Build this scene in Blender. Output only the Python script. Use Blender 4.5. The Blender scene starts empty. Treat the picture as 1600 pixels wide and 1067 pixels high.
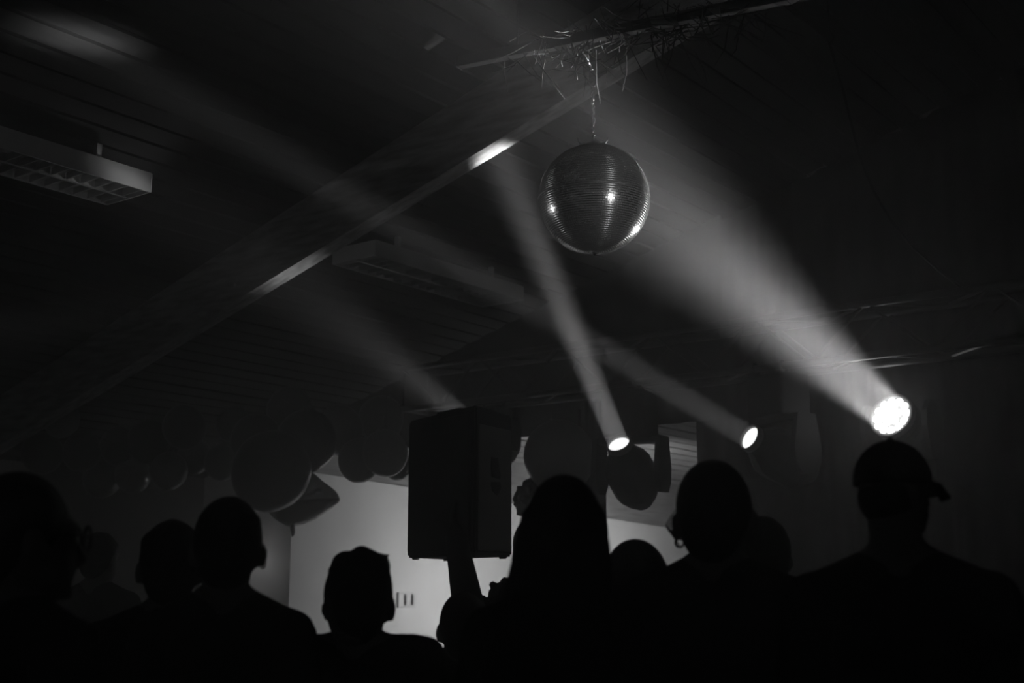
import bpy, bmesh, math, random
from mathutils import Vector, Matrix, noise
random.seed(7)
S = bpy.context.scene
COL = S.collection
PI = math.pi

# ------------------------------------------------------------------ camera
F = 2000.0                      # focal length in pixels of the 1600 x 1067 frame
CAM = Vector((0, 0, 1.42))
PITCH = math.atan(397 / F)
cp, sp = math.cos(PITCH), math.sin(PITCH)
cd = bpy.data.cameras.new('camera'); cam = bpy.data.objects.new('camera', cd); COL.objects.link(cam)
cam.location = CAM; cam.rotation_euler = (PI / 2 + PITCH, 0, 0)
cd.lens = 36 * F / 1600; cd.sensor_width = 36; cd.clip_start = 0.02
cd.dof.use_dof = True; cd.dof.focus_distance = 5.8; cd.dof.aperture_fstop = 2.8
S.camera = cam

def cw(X, Y, D):                 # camera axes -> world
    return Vector((X, D * cp - Y * sp, CAM.z + D * sp + Y * cp))
def pt(px, py, D):               # a point of the place at depth D along the lens axis
    return cw((px - 800) / F * D, (533.5 - py) / F * D, D)
def cdir(x, y, d):
    return Vector((x, d * cp - y * sp, d * sp + y * cp)).normalized()

# hall axes: u runs down the hall, v across it
A = math.radians(37)
U = Vector((math.sin(A), math.cos(A), 0)); V = Vector((-math.cos(A), math.sin(A), 0)); Z = Vector((0, 0, 1))
def uv(u, v, z=0.0): return U * u + V * v + Z * z
def on_u(px, py, u):             # where the sight line meets the cross plane u
    d = pt(px, py, 1) - CAM
    return CAM + d * (u / d.dot(U))
def on_v(px, py, v):
    d = pt(px, py, 1) - CAM
    return CAM + d * (v / d.dot(V))

# ------------------------------------------------------------------ world, exposure, lights
S.view_settings.view_transform = 'Standard'; S.view_settings.look = 'None'
S.view_settings.exposure = 0.0; S.view_settings.gamma = 1.0; S.view_settings.use_curve_mapping = False
w = bpy.data.worlds.new('world'); S.world = w; w.use_nodes = True
w.node_tree.nodes['Background'].inputs[0].default_value = (1, 1, 1, 1)
w.node_tree.nodes['Background'].inputs[1].default_value = 0.0
S.cycles.use_denoising = True
S.cycles.max_bounces = 6; S.cycles.diffuse_bounces = 3; S.cycles.glossy_bounces = 4
S.cycles.volume_bounces = 2; S.cycles.transparent_max_bounces = 8
S.cycles.sample_clamp_indirect = 4.0
S.cycles.caustics_reflective = False

HAZE_DENSITY = 0.06; HAZE_G = 0.55

def area(name, loc, d, radius, power, spread):
    l = bpy.data.lights.new(name, 'AREA'); l.shape = 'DISK'; l.size = radius * 2
    l.energy = power; l.spread = math.radians(spread)
    o = bpy.data.objects.new(name, l); COL.objects.link(o)
    o.location = loc; o.rotation_euler = Vector(d).to_track_quat('-Z', 'Y').to_euler()
    return o
def point(name, loc, power, radius=0.05):
    l = bpy.data.lights.new(name, 'POINT'); l.energy = power; l.shadow_soft_size = radius
    o = bpy.data.objects.new(name, l); COL.objects.link(o); o.location = loc
    return o
def spot(name, loc, target, power, angle, radius, blend=0.3):
    l = bpy.data.lights.new(name, 'SPOT'); l.energy = power; l.shadow_soft_size = radius
    l.spot_size = math.radians(angle); l.spot_blend = blend
    o = bpy.data.objects.new(name, l); COL.objects.link(o); o.location = loc
    o.rotation_euler = (Vector(target) - Vector(loc)).to_track_quat('-Z', 'Y').to_euler()
    return o

BALL = pt(928, 311, 5.71); BALL_R = 0.25
L_WASH = pt(1393, 650, 7.5);   D_WASH = (pt(1005, 305, 6.05) - L_WASH).normalized()
UT = 7.05                       # the plane of the lighting truss
L_MID = on_u(967, 694, UT - .25); D_MID = (on_u(755, 232, 5.08 + .05) + U * .15 - L_MID).normalized()
L_RIGHT = on_u(1172, 684, UT - .25); D_RIGHT = (pt(118, 54, 5.79) - L_RIGHT).normalized()
L_BACK = on_u(728, 655, UT - .2)
D_BACK = ((on_u(450, 412, 5.15) - L_BACK).normalized() + (uv(3.9, 5.41, 3.53) - L_BACK).normalized()).normalized()

area('beam_wash', L_WASH + D_WASH * 0.02, D_WASH, 0.115, 10.0, 17)
area('beam_mid', L_MID + D_MID * 0.02, D_MID, 0.068, 2.3, 7.2)
area('beam_right', L_RIGHT + D_RIGHT * 0.02, D_RIGHT, 0.068, 0.6, 3.8)
area('luminaire_fill', L_RIGHT + D_RIGHT * 0.02, uv(3.90, 5.41, 3.50) - L_RIGHT, 0.06, 0.05, 4.2)  # extra narrow beam added at this lens to brighten the luminaire end
area('beam_back', L_BACK + D_BACK * 0.02, D_BACK, 0.07, 0.5, 19)
point('wash_spill', L_WASH + D_WASH * 0.12, 0.9, 0.08)

for k_, v_ in enumerate((-3.2, 0.4, 4.0)):  # fill lights added out of view so the ball reflects a lit, pale rear wall
    point('rear_fill', uv(-1.9, v_, 2.5), 0.8, 0.07)

def mirror_light(px, py, dist):          # where a lamp stands to flash from that spot on the ball
    d = (pt(px, py, 1) - CAM).normalized()
    oc = CAM - BALL; b = d.dot(oc); t = -b - math.sqrt(b * b - oc.length_squared + BALL_R ** 2)
    p = CAM + d * t; n = (p - BALL).normalized(); r = d - 2 * d.dot(n) * n
    return p + r * dist, p
for (px, py, dist, pw, nm) in ((955, 307, 3.6, 75, 'pinspot_right'), (862, 326, 3.2, 45, 'pinspot_left')):
    loc, p = mirror_light(px, py, dist)
    spot(nm, loc, BALL, pw, 8, 0.09)

# ------------------------------------------------------------------ materials
def mat(name, base=0.1, rough=0.6, metal=0.0, emit=0.0, spec=0.5, nscale=0, namp=0.0, bump=0.0, stretch=(1, 1, 1), obj=True):
    m = bpy.data.materials.new(name); m.use_nodes = True
    nt = m.node_tree; b = nt.nodes['Principled BSDF']
    b.inputs['Base Color'].default_value = (base, base, base, 1)
    b.inputs['Roughness'].default_value = rough; b.inputs['Metallic'].default_value = metal
    b.inputs['Specular IOR Level'].default_value = spec
    if emit:
        b.inputs['Emission Color'].default_value = (1, 1, 1, 1); b.inputs['Emission Strength'].default_value = emit
        m.cycles.emission_sampling = 'NONE'
    if nscale:
        tc = nt.nodes.new('ShaderNodeTexCoord'); mp = nt.nodes.new('ShaderNodeMapping')
        mp.inputs['Scale'].default_value = stretch
        rt = nt.nodes.new('ShaderNodeMapping'); rt.inputs['Rotation'].default_value = (0, 0, -(PI / 2 - A)); nt.links.new(tc.outputs['Object'], rt.inputs['Vector'])
        n = nt.nodes.new('ShaderNodeTexNoise'); n.inputs['Scale'].default_value = nscale; n.inputs['Detail'].default_value = 5
        nt.links.new(rt.outputs['Vector'], mp.inputs['Vector']); nt.links.new(mp.outputs['Vector'], n.inputs['Vector'])
        if namp:
            r = nt.nodes.new('ShaderNodeValToRGB')
            lo, hi = max(0, base * (1 - namp)), min(1, base * (1 + namp))
            r.color_ramp.elements[0].color = (lo, lo, lo, 1); r.color_ramp.elements[1].color = (hi, hi, hi, 1)
            r.color_ramp.elements[0].position = 0.3; r.color_ramp.elements[1].position = 0.7
            nt.links.new(n.outputs['Fac'], r.inputs['Fac']); nt.links.new(r.outputs['Color'], b.inputs['Base Color'])
        if bump:
            bp = nt.nodes.new('ShaderNodeBump'); bp.inputs['Strength'].default_value = bump; bp.inputs['Distance'].default_value = 0.01
            nt.links.new(n.outputs['Fac'], bp.inputs['Height']); nt.links.new(bp.outputs['Normal'], b.inputs['Normal'])
    return m
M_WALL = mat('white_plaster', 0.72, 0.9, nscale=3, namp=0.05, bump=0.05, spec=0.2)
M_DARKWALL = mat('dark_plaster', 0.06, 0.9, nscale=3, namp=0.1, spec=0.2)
M_FLOOR = mat('floor_boards', 0.05, 0.5, nscale=6, namp=0.3)
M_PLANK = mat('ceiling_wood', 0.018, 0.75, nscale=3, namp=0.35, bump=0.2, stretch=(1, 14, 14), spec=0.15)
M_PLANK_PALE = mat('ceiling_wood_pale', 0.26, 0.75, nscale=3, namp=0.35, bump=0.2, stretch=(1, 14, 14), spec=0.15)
M_GAP = mat('ceiling_backing', 0.02, 0.9)
M_GLULAM = mat('rafter_wood', 0.4, 0.7, nscale=5, namp=0.5, bump=0.25, stretch=(6, 1, 6), spec=0.2)
M_LUM = mat('luminaire_enamel', 0.7, 0.45)
M_LOUVRE = mat('louvre_aluminium', 0.6, 0.35, metal=0.6)
M_TUBE = mat('tube_glass', 0.7, 0.3)
M_BLACKMETAL = mat('black_metal', 0.03, 0.45)
M_FIX = mat('fixture_plastic', 0.015, 0.6, spec=0.2)
M_ALU = mat('truss_aluminium', 0.09, 0.45, metal=0.9)
M_STEEL = mat('chain_steel', 0.5, 0.25, metal=1.0)
M_SPK = mat('speaker_cabinet', 0.012, 0.8, nscale=150, bump=0.2, spec=0.15)
M_SPKSIDE = mat('speaker_side', 0.16, 0.7, nscale=150, bump=0.2, spec=0.2)
M_SPKHOLE = mat('handle_cavity', 0.006, 0.9, spec=0.1)
M_MIRROR = mat('mirror_tile', 0.9, 0.23, metal=0.6)
M_GROUT = mat('ball_core', 0.95, 0.38, metal=1.0)
bn = M_GROUT.node_tree; tg = bn.nodes.new('ShaderNodeTangent'); tg.direction_type = 'RADIAL'; tg.axis = 'Z'
bn.nodes['Principled BSDF'].inputs['Anisotropic'].default_value = 0.92
bn.nodes['Principled BSDF'].inputs['Anisotropic Rotation'].default_value = 0.25
bn.links.new(tg.outputs[0], bn.nodes['Principled BSDF'].inputs['Tangent'])
M_SEAM = mat('ball_seam', 0.7, 0.5, metal=1.0)
M_CURTAIN = mat('black_curtain', 0.015, 0.95, spec=0.05)
M_BALLOON = mat('dark_latex', 0.10, 0.3, spec=0.5)
M_BALLOON2 = mat('grey_latex', 0.28, 0.35, spec=0.5)
M_FOIL = mat('foil', 0.5, 0.2, metal=1.0, nscale=16, bump=1.0)
M_SKIN = mat('skin', 0.13, 0.6, spec=0.3)
M_HAIR = mat('hair', 0.008, 0.6, nscale=60, bump=0.4, stretch=(1, 1, .15), spec=0.2)
M_CLOTH = mat('dark_cloth', 0.02, 0.9, nscale=40, bump=0.2, spec=0.1)
M_CLOTH2 = mat('grey_cloth', 0.05, 0.9, nscale=40, bump=0.2, spec=0.1)
M_TROUSER = mat('trouser_cloth', 0.02, 0.9, spec=0.1)
M_SHOE = mat('shoe_leather', 0.02, 0.5)
M_LENS = mat('lens_lit', 0.8, 0.2, emit=1.6)
M_LED = mat('led_lens_lit', 0.8, 0.2, emit=3.5)
M_CELL = mat('led_bezel', 0.25, 0.4)
M_WIRE = mat('cable_rubber', 0.02, 0.5)
M_TWIG = mat('dry_twig', 0.025, 0.6)
M_GLINT = mat('tinsel', 0.5, 0.25, metal=1.0)
M_SOCKET = mat('socket_plastic', 0.6, 0.4)
M_HOLE = mat('socket_hole', 0.02, 0.8)
M_SCREEN = mat('phone_screen', 0.1, 0.2, emit=0.25)
M_BULB = mat('lamp_bulb', 0.8, 0.4, emit=6)

# ------------------------------------------------------------------ mesh helpers
class MB:
    def __init__(s): s.v = []; s.f = []
    def add(s, vs, fs):
        k = len(s.v); s.v += [Vector(p) for p in vs]; s.f += [tuple(i + k for i in f) for f in fs]; return s
    def box(s, c, sx, sy, sz, ax=(1, 0, 0), ay=(0, 1, 0), az=(0, 0, 1), bev=0.0):
        c = Vector(c); ax, ay, az = Vector(ax), Vector(ay), Vector(az)
        if bev <= 0:
            vs = [c + ax * (sx / 2 * i) + ay * (sy / 2 * j) + az * (sz / 2 * k) for k in (-1, 1) for j in (-1, 1) for i in (-1, 1)]
            return s.add(vs, [(0, 2, 3, 1), (4, 5, 7, 6), (0, 1, 5, 4), (2, 6, 7, 3), (0, 4, 6, 2), (1, 3, 7, 5)])
        b = bmesh.new(); bmesh.ops.create_cube(b, size=1)
        for v in b.verts: v.co = Vector((v.co.x * sx, v.co.y * sy, v.co.z * sz))
        bmesh.ops.bevel(b, geom=b.edges[:], offset=bev, segments=2, affect='EDGES', profile=0.5)
        b.verts.index_update()
        vs = [c + ax * v.co.x + ay * v.co.y + az * v.co.z for v in b.verts]; fs = [tuple(v.index for v in f.verts) for f in b.faces]
        b.free(); return s.add(vs, fs)
    def frame(s, d):
        d = Vector(d).normalized(); a = Vector((0, 0, 1)) if abs(d.z) < 0.9 else Vector((1, 0, 0))
        x = d.cross(a).normalized(); return x, d.cross(x), d
    def lathe(s, o, d, prof, n=20, caps=True, ref=None):       # prof: (distance along d, radius)
        x, y, d = s.frame(d); o = Vector(o)
        vs = [o + d * t + x * (r * math.cos(2 * PI * i / n)) + y * (r * math.sin(2 * PI * i / n)) for t, r in prof for i in range(n)]
        fs = [(k * n + i, k * n + (i + 1) % n, (k + 1) * n + (i + 1) % n, (k + 1) * n + i) for k in range(len(prof) - 1) for i in range(n)]
        if caps: fs += [tuple(range(n - 1, -1, -1)), tuple((len(prof) - 1) * n + i for i in range(n))]
        return s.add(vs, fs)
    def tube(s, pts, r, n=8, caps=True):
        pts = [Vector(p) for p in pts]; vs = []; x = None
        for i, p in enumerate(pts):
            d = (pts[min(i + 1, len(pts) - 1)] - pts[max(i - 1, 0)]).normalized()
            if x is None: x, y, _ = s.frame(d)
            else:
                x = (x - d * x.dot(d)).normalized(); y = d.cross(x)
            rr = r[i] if isinstance(r, (list, tuple)) else r
            vs += [p + x * (rr * math.cos(2 * PI * k / n)) + y * (rr * math.sin(2 * PI * k / n)) for k in range(n)]
        fs = [(j * n + i, j * n + (i + 1) % n, (j + 1) * n + (i + 1) % n, (j + 1) * n + i) for j in range(len(pts) - 1) for i in range(n)]
        if caps: fs += [tuple(range(n - 1, -1, -1)), tuple((len(pts) - 1) * n + i for i in range(n))]
        return s.add(vs, fs)
    def ell(s, c, rx, ry, rz, n=16, m=10, rot=None):
        c = Vector(c); vs = []
        for j in range(m + 1):
            th = PI * j / m
            for i in range(n):
                p = Vector((rx * math.sin(th) * math.cos(2 * PI * i / n), ry * math.sin(th) * math.sin(2 * PI * i / n), rz * math.cos(th)))
                if rot: p = rot @ p
                vs.append(c + p)
        fs = [(j * n + i, (j + 1) * n + i, (j + 1) * n + (i + 1) % n, j * n + (i + 1) % n) for j in range(m) for i in range(n)]
        return s.add(vs, fs)
    def cap(s, p0, r0, p1, r1, n=12):                           # rounded, tapering limb segment
        p0, p1 = Vector(p0), Vector(p1); L = (p1 - p0).length
        if L < 1e-5: return s.ell(p0, r0, r0, r0)
        prof = [(-r0 * math.cos(a), max(1e-4, r0 * math.sin(a))) for a in (0.08, .5, 1.0, PI / 2)] + [(L + r1 * math.sin(a), max(1e-4, r1 * math.cos(a))) for a in (0, .55, 1.05, 1.5)]
        return s.lathe(p0, p1 - p0, prof, n)
    def torus(s, c, d, R, r, n=20, m=6, ex=1.0):
        x, y, d = s.frame(d); c = Vector(c); vs = []
        for i in range(n):
            a = 2 * PI * i / n; e = x * math.cos(a) + y * math.sin(a); cc = c + x * (R * math.cos(a)) + y * (R * ex * math.sin(a))
            for k in range(m):
                b = 2 * PI * k / m; vs.append(cc + e * (r * math.cos(b)) + d * (r * math.sin(b)))
        fs = [(i * m + k, ((i + 1) % n) * m + k, ((i + 1) % n) * m + (k + 1) % m, i * m + (k + 1) % m) for i in range(n) for k in range(m)]
        return s.add(vs, fs)
    def prism(s, poly, d):                                     # planar polygon pushed along d
        n = len(poly); d = Vector(d); vs = [Vector(p) for p in poly] + [Vector(p) + d for p in poly]
        return s.add(vs, [tuple(range(n - 1, -1, -1)), tuple(range(n, 2 * n))] + [(i, (i + 1) % n, n + (i + 1) % n, n + i) for i in range(n)])
    def mesh(s, name, origin=None, smooth=False):
        o = Vector(origin) if origin is not None else Vector((0, 0, 0))
        me = bpy.data.meshes.new(name); me.from_pydata([p - o for p in s.v], [], s.f)
        b = bmesh.new(); b.from_mesh(me); bmesh.ops.recalc_face_normals(b, faces=b.faces[:]); b.to_mesh(me); b.free()
        if smooth: me.polygons.foreach_set('use_smooth', [True] * len(me.polygons))
        return me
    def build(s, name, m, parent=None, smooth=False, origin=None):
        org = world_of(parent) if parent is not None else (Vector(origin) if origin is not None else center(s.v))
        me = s.mesh(name, org, smooth); me.materials.append(m)
        o = bpy.data.objects.new(name, me); COL.objects.link(o)
        if parent is not None: o.parent = parent
        else: o.location = org
        if smooth == 'auto':
            pass
        return o
def center(vs):
    lo = Vector((min(p.x for p in vs), min(p.y for p in vs), min(p.z for p in vs))); hi = Vector((max(p.x for p in vs), max(p.y for p in vs), max(p.z for p in vs)))
    return (lo + hi) / 2
def world_of(o):
    t = Vector(o.location)
    while o.parent: o = o.parent; t += o.location
    return t
def thing(name, label, cat, loc, group=None):
    o = bpy.data.objects.new(name, None); COL.objects.link(o); o.location = loc; o.empty_display_size = 0.1
    return tag(o, label, cat, group)
def tag(o, label, cat, group=None):
    o['label'] = label; o['category'] = cat
    if group: o['group'] = group
    return o
def struct(o, label=None):
    o['kind'] = 'structure'
    if label: o['label'] = label
    return o

# ------------------------------------------------------------------ the hall
RISE = 0.29
def z_raft(v): return 4.915 - RISE * v          # underside of the rafters
def z_ceil(v): return z_raft(v) + 0.38         # underside of the boards
V_RIDGE, V_LEFT, V_RIGHT = 1.2, 9.6, -6.0
U0, U1 = -2.5, 17.5
def z_right(v): return z_ceil(V_RIDGE) - RISE * abs(V_RIDGE - v)

m = MB(); m.box(uv((U0 + U1) / 2, (V_LEFT + V_RIGHT) / 2, -0.05), U1 - U0, V_LEFT - V_RIGHT, 0.1, U, V)
struct(m.build('floor', M_FLOOR, origin=(0, 0, 0)), 'dark hall floor under the crowd')

m = MB()
nl = (V * RISE + Z).normalized()
m.prism([uv(U0, V_RIDGE, z_ceil(V_RIDGE) + .03), uv(U1, V_RIDGE, z_ceil(V_RIDGE) + .03), uv(U1, V_LEFT + .1, z_ceil(V_LEFT + .1) + .03), uv(U0, V_LEFT + .1, z_ceil(V_LEFT + .1) + .03)], Z * .05)
m.prism([uv(U0, V_RIDGE, z_ceil(V_RIDGE) + .03), uv(U1, V_RIDGE, z_ceil(V_RIDGE) + .03), uv(U1, V_RIGHT, z_right(V_RIGHT) + .03), uv(U0, V_RIGHT, z_right(V_RIGHT) + .03)], Z * .05)
ceiling = struct(m.build('ceiling', M_GAP, origin=uv(5, 4, 4)), 'pitched timber ceiling of long boards running down the hall')
# boards of the visible slope, one by one
pitch_len = 0.134; v = V_RIDGE; k = 0
sl = (V - Z * RISE).normalized(); up = sl.cross(U).normalized(); up = up if up.z > 0 else -up
while v < V_LEFT + .02:
    vm = v + pitch_len / 2
    j = random.uniform(-0.003, 0.003)
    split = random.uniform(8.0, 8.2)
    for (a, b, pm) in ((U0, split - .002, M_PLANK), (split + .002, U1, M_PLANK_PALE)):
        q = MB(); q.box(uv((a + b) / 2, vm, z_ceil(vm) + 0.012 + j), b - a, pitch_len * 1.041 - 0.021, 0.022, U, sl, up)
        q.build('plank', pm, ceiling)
    v += pitch_len; k += 1

def wall(name, pts, thick, m_, label):
    q = MB(); q.prism(pts, thick); return struct(q.build(name, m_), label)
U_BAY = 7.92; V_WALL = 8.4
# white side wall of the far bay, the darker return wall beside it, the low side wall further left
wa = on_v(458, 740, V_WALL); u_c = wa.dot(U)
wt0 = on_v(459, 733, V_WALL).z; 
wt1p = on_v(1085, 831, V_WALL); wt1 = wt1p.z; uw1 = 17.3
wt_end = wt0 + (wt1 - wt0) * (uw1 - u_c) / (wt1p.dot(U) - u_c)
wall('wall_left', [uv(u_c, V_WALL, 0), uv(uw1, V_WALL, 0), uv(uw1, V_WALL, wt_end), uv(u_c, V_WALL, wt0)], V * .12, M_WALL, 'bright white plaster side wall behind the loudspeaker and the crowd')
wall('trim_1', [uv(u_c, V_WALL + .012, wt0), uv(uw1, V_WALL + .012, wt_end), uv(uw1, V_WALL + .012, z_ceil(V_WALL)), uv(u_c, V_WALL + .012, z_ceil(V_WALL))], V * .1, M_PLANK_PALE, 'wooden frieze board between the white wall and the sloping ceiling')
wall('wall_return', [uv(u_c + .002, V_WALL + .006, 0), uv(u_c + .002, V_LEFT, 0), uv(u_c + .002, V_LEFT, z_ceil(V_LEFT)), uv(u_c + .002, V_WALL + .006, z_ceil(V_WALL))], U * .12, mat('grey_plaster', .72, .9, nscale=3, namp=.06, spec=.2), 'greyer return wall left of the bright white wall')
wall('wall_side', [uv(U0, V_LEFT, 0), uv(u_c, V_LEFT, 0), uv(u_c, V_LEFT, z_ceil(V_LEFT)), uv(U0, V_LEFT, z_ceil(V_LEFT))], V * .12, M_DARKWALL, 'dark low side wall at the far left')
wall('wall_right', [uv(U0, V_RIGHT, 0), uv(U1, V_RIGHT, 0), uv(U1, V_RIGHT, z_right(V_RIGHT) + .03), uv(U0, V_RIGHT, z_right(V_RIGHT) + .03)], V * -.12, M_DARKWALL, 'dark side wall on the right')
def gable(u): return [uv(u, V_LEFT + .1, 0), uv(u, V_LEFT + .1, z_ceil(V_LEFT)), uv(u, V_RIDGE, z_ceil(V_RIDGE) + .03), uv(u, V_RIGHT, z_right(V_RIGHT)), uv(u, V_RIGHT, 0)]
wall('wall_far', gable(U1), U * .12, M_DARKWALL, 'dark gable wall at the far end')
wall('wall_near', gable(U0), U * -.12, M_WALL, 'pale gable wall behind the camera')

# rafter: left and right limb
UR = 5.08; RW = 0.115
def rafter(u):
    q = MB()
    q.prism([uv(u, V_LEFT, z_raft(V_LEFT)), uv(u, V_RIDGE, z_raft(V_RIDGE)), uv(u, V_RIDGE, z_ceil(V_RIDGE) - .004), uv(u, V_LEFT, z_ceil(V_LEFT) - .004)], U * RW)
    q.prism([uv(u, V_RIGHT, z_right(V_RIGHT) - .3), uv(u, V_RIDGE, z_raft(V_RIDGE)), uv(u, V_RIDGE, z_ceil(V_RIDGE)), uv(u, V_RIGHT, z_right(V_RIGHT) + .02)], U * RW)
    return q
r = rafter(UR).build('trim_2', M_GLULAM)
struct(r, 'dark laminated timber rafter crossing the hall under the ceiling boards')

# ------------------------------------------------------------------ ceiling luminaires
def luminaire(u_end, direction, v0, length, label):
    # box of enamelled sheet open below, two columns of cross blades; direction -1 runs back toward the camera
    Wd, H = 0.38, 0.105; sl, up = V, Z
    zt = z_ceil(v0 + Wd) - .006
    root = thing('fluorescent_luminaire', label, 'ceiling light', uv(u_end + direction * length / 2, v0, zt), 'fluorescent luminaires under the ceiling boards')
    c0 = uv(u_end + direction * length / 2, v0 + Wd / 2, zt - H / 2)
    for s_ in (-1, 1):
        q = MB(); cb = c0 + U * (s_ * length * .32) + V * (-Wd * .3); zc_ = z_ceil(cb.dot(V)); q.box((cb.x, cb.y, (zt + zc_) / 2), .03, .03, zc_ - zt, U, V, Z); q.build('bracket', M_LUM, root)
    h = MB()
    for s_ in (-1, 1): h.box(c0 + sl * (s_ * (Wd / 2 - .004)), length, .008, H, U, sl, up)
    h.box(c0 + up * (H / 2 - .004), length, Wd - .016, .008, U, sl, up)
    h.build('housing', M_LUM, root)
    for s_ in (-1, 1):
        e = MB(); e.box(c0 + U * (s_ * (length / 2 + .006)), .012, Wd, H, U, sl, up, bev=.004); e.build('end_cap', M_LUM, root)
    sp_ = MB(); sp_.box(c0 - up * (H / 2 - .025), length - .02, .022, .045, U, sl, up); sp_.build('spine', M_LOUVRE, root)
    for s_ in (-1, 1):
        t = MB(); t.tube([c0 + sl * (s_ * .092) + up * .012 - U * (length / 2 - .05), c0 + sl * (s_ * .092) + up * .012 + U * (length / 2 - .05)], .013, 10); t.build('tube', M_TUBE, root, True)
    nb = int(length / 0.085)
    for s_ in (-1, 1):
        for i in range(nb):
            x = -length / 2 + length * (i + .5) / nb
            bl = MB(); cc = c0 + U * x + sl * (s_ * .095) - up * (H / 2 - .024)
            hw = .080
            bl.prism([cc - sl * hw - up * .022, cc + sl * hw - up * .022, cc + sl * hw + up * .014 , cc - sl * hw + up * .014], U * .006)
            bl.build('blade', M_LOUVRE, root)
    return root
luminaire(4.01, -1, 5.41, 1.55, 'louvred fluorescent luminaire at the left edge, its near side lit pale grey')
luminaire(5.71, 1, 5.37, 1.55, 'dim fluorescent luminaire just behind the rafter, left of the beams')

# ------------------------------------------------------------------ stage, truss, curtains
STAGE_Z = 0.5
st = MB(); st.box(uv(9.3, 3.2, STAGE_Z / 2 + .0), 2.4, 9.6, STAGE_Z, U, V, bev=.01)
tag(st.build('stage_platform', M_BLACKMETAL, origin=uv(9.3, 3.2, 0)), 'low black stage platform behind the lighting truss', 'stage')

tz_top = on_u(1100, 519, UT).z; TS = 0.30
v_l = on_u(650, 580, UT).dot(V); v_r = 0.2
truss = thing('lighting_truss', 'aluminium box truss crossing above the stage and carrying the lamps', 'truss', uv(UT, (v_l + v_r) / 2, tz_top - TS))
cor = [(UT - TS / 2, tz_top), (UT + TS / 2, tz_top), (UT - TS / 2, tz_top - TS), (UT + TS / 2, tz_top - TS)]
for (u, z) in cor:
    q = MB(); q.tube([uv(u, v_l, z), uv(u, v_r, z)], .022, 10); q.build('chord', M_ALU, truss, True)
nbay = 17; dv = (v_l - v_r) / nbay
for f in ((0, 2), (1, 3), (0, 1), (2, 3)):
    for i in range(nbay):
        a, b = cor[f[i % 2]], cor[f[1 - i % 2]]
        q = MB(); q.tube([uv(a[0], v_l - dv * i - .01, a[1]), uv(b[0], v_l - dv * (i + 1) + .01, b[1])], .010, 6); q.build('brace', M_ALU, truss)
for v_ in (v_l, v_r):
    q = MB()
    for a, b in ((0, 1), (1, 3), (3, 2), (2, 0)): q.tube([uv(cor[a][0], v_, cor[a][1]), uv(cor[b][0], v_, cor[b][1])], .016, 8)
    q.build('end_frame', M_ALU, truss)
# mast that lifts the truss, behind the loudspeaker, and its twin out to the right
UM = UT + .24
for v_, lab in ((on_u(722, 880, UT + .24).dot(V), 'black truss lifting mast behind the loudspeaker'), (v_r + .3, 'black truss lifting mast at the right end of the truss')):
    root = thing('lifting_mast', lab, 'stand', uv(UM, v_, 0))
    q = MB(); q.box(uv(UM, v_, (tz_top - TS - .02) / 2), .08, .08, tz_top - TS - .02, U, V, bev=.006); q.build('mast', M_BLACKMETAL, root)
    for s_ in (-1, 1):
        for ax in (U, V):
            q = MB(); q.tube([uv(UM, v_, .35) + ax * (s_ * .05), uv(UM, v_, .03) + ax * (s_ * .42)], .02, 8); q.build('leg', M_BLACKMETAL, root)

def curtain(name, label, u, va, vb, z0, z1, amp=.035, wave=.16, cat='curtain', mt=None, tilt=0.0):
    n = max(8, int(abs(vb - va) / .02)); q = MB(); rows = 6; vs = []
    for side in (0, 1):
        for j in range(rows + 1):
            for i in range(n + 1):
                v_ = va + (vb - va) * i / n; z = z0 + (min(z_ceil(v_), z_right(v_)) - .07 - z0 if z1 is None else z1 - z0) * j / rows
                off = amp * math.sin(v_ * 2 * PI / wave + .5 * math.sin(v_ * 3 + j * .3)) * (1.0 - .35 * j / rows)
                vs.append(uv(u + off + side * .006, v_, z))
    N = (rows + 1) * (n + 1); fs = []
    for j in range(rows):
        for i in range(n):
            a = j * (n + 1) + i; fs += [(a, a + 1, a + n + 2, a + n + 1), (N + a, N + a + n + 1, N + a + n + 2, N + a + 1)]
    for i in range(n):
        fs += [(i, N + i, N + i + 1, i + 1), (rows * (n + 1) + i, rows * (n + 1) + i + 1, N + rows * (n + 1) + i + 1, N + rows * (n + 1) + i)]
    for j in range(rows):
        a = j * (n + 1); b = a + n; fs += [(a, a + n + 1, N + a + n + 1, N + a), (b, N + b, N + b + n + 1, b + n + 1)]
    q.add(vs, fs)
    return tag(q.build(name, mt or M_CURTAIN, None, True), label, cat)
UC = 7.9
vE = on_u(1085, 665, UC).dot(V); zE = on_u(1083, 662, UC).z
curtain('stage_curtain', 'wide black pleated stage curtain right of the bright opening, behind the lamps', UC, vE, -2.6, 0.0, None)  # top raised to the boards to stop work-lamp light
vL = V_WALL - .03
curtain('stage_valance', 'black cloth border above the bright opening, run up to the roof to block light', UC - .09, vL, vE - .3, zE, None, amp=.015, wave=.2)  # raised to the boards and widened left to block work-lamp light
v1, v2 = on_u(914, 700, UC - .2).dot(V), on_u(946, 700, UC - .2).dot(V)
curtain('curtain_leg', 'narrow black curtain strip left of the lit moving light', UC - .2, v1, v2, 0.0, zE + .2, amp=.012, wave=.07)
pp = on_u(905, 700, UC - .25)
root = thing('stand_pole', 'thin black upright pole beside the narrow curtain strip', 'pole', (pp.x, pp.y, 0))
q = MB(); q.tube([(pp.x, pp.y, .02), (pp.x, pp.y, on_u(905, 640, UC - .25).z)], .012, 8); q.build('shaft', M_BLACKMETAL, root, True)
q = MB(); q.lathe((pp.x, pp.y, 0), (0, 0, 1), [(0, .16), (.015, .16), (.03, .03), (.05, .02)], 20); q.build('foot', M_BLACKMETAL, root, True)

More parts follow.
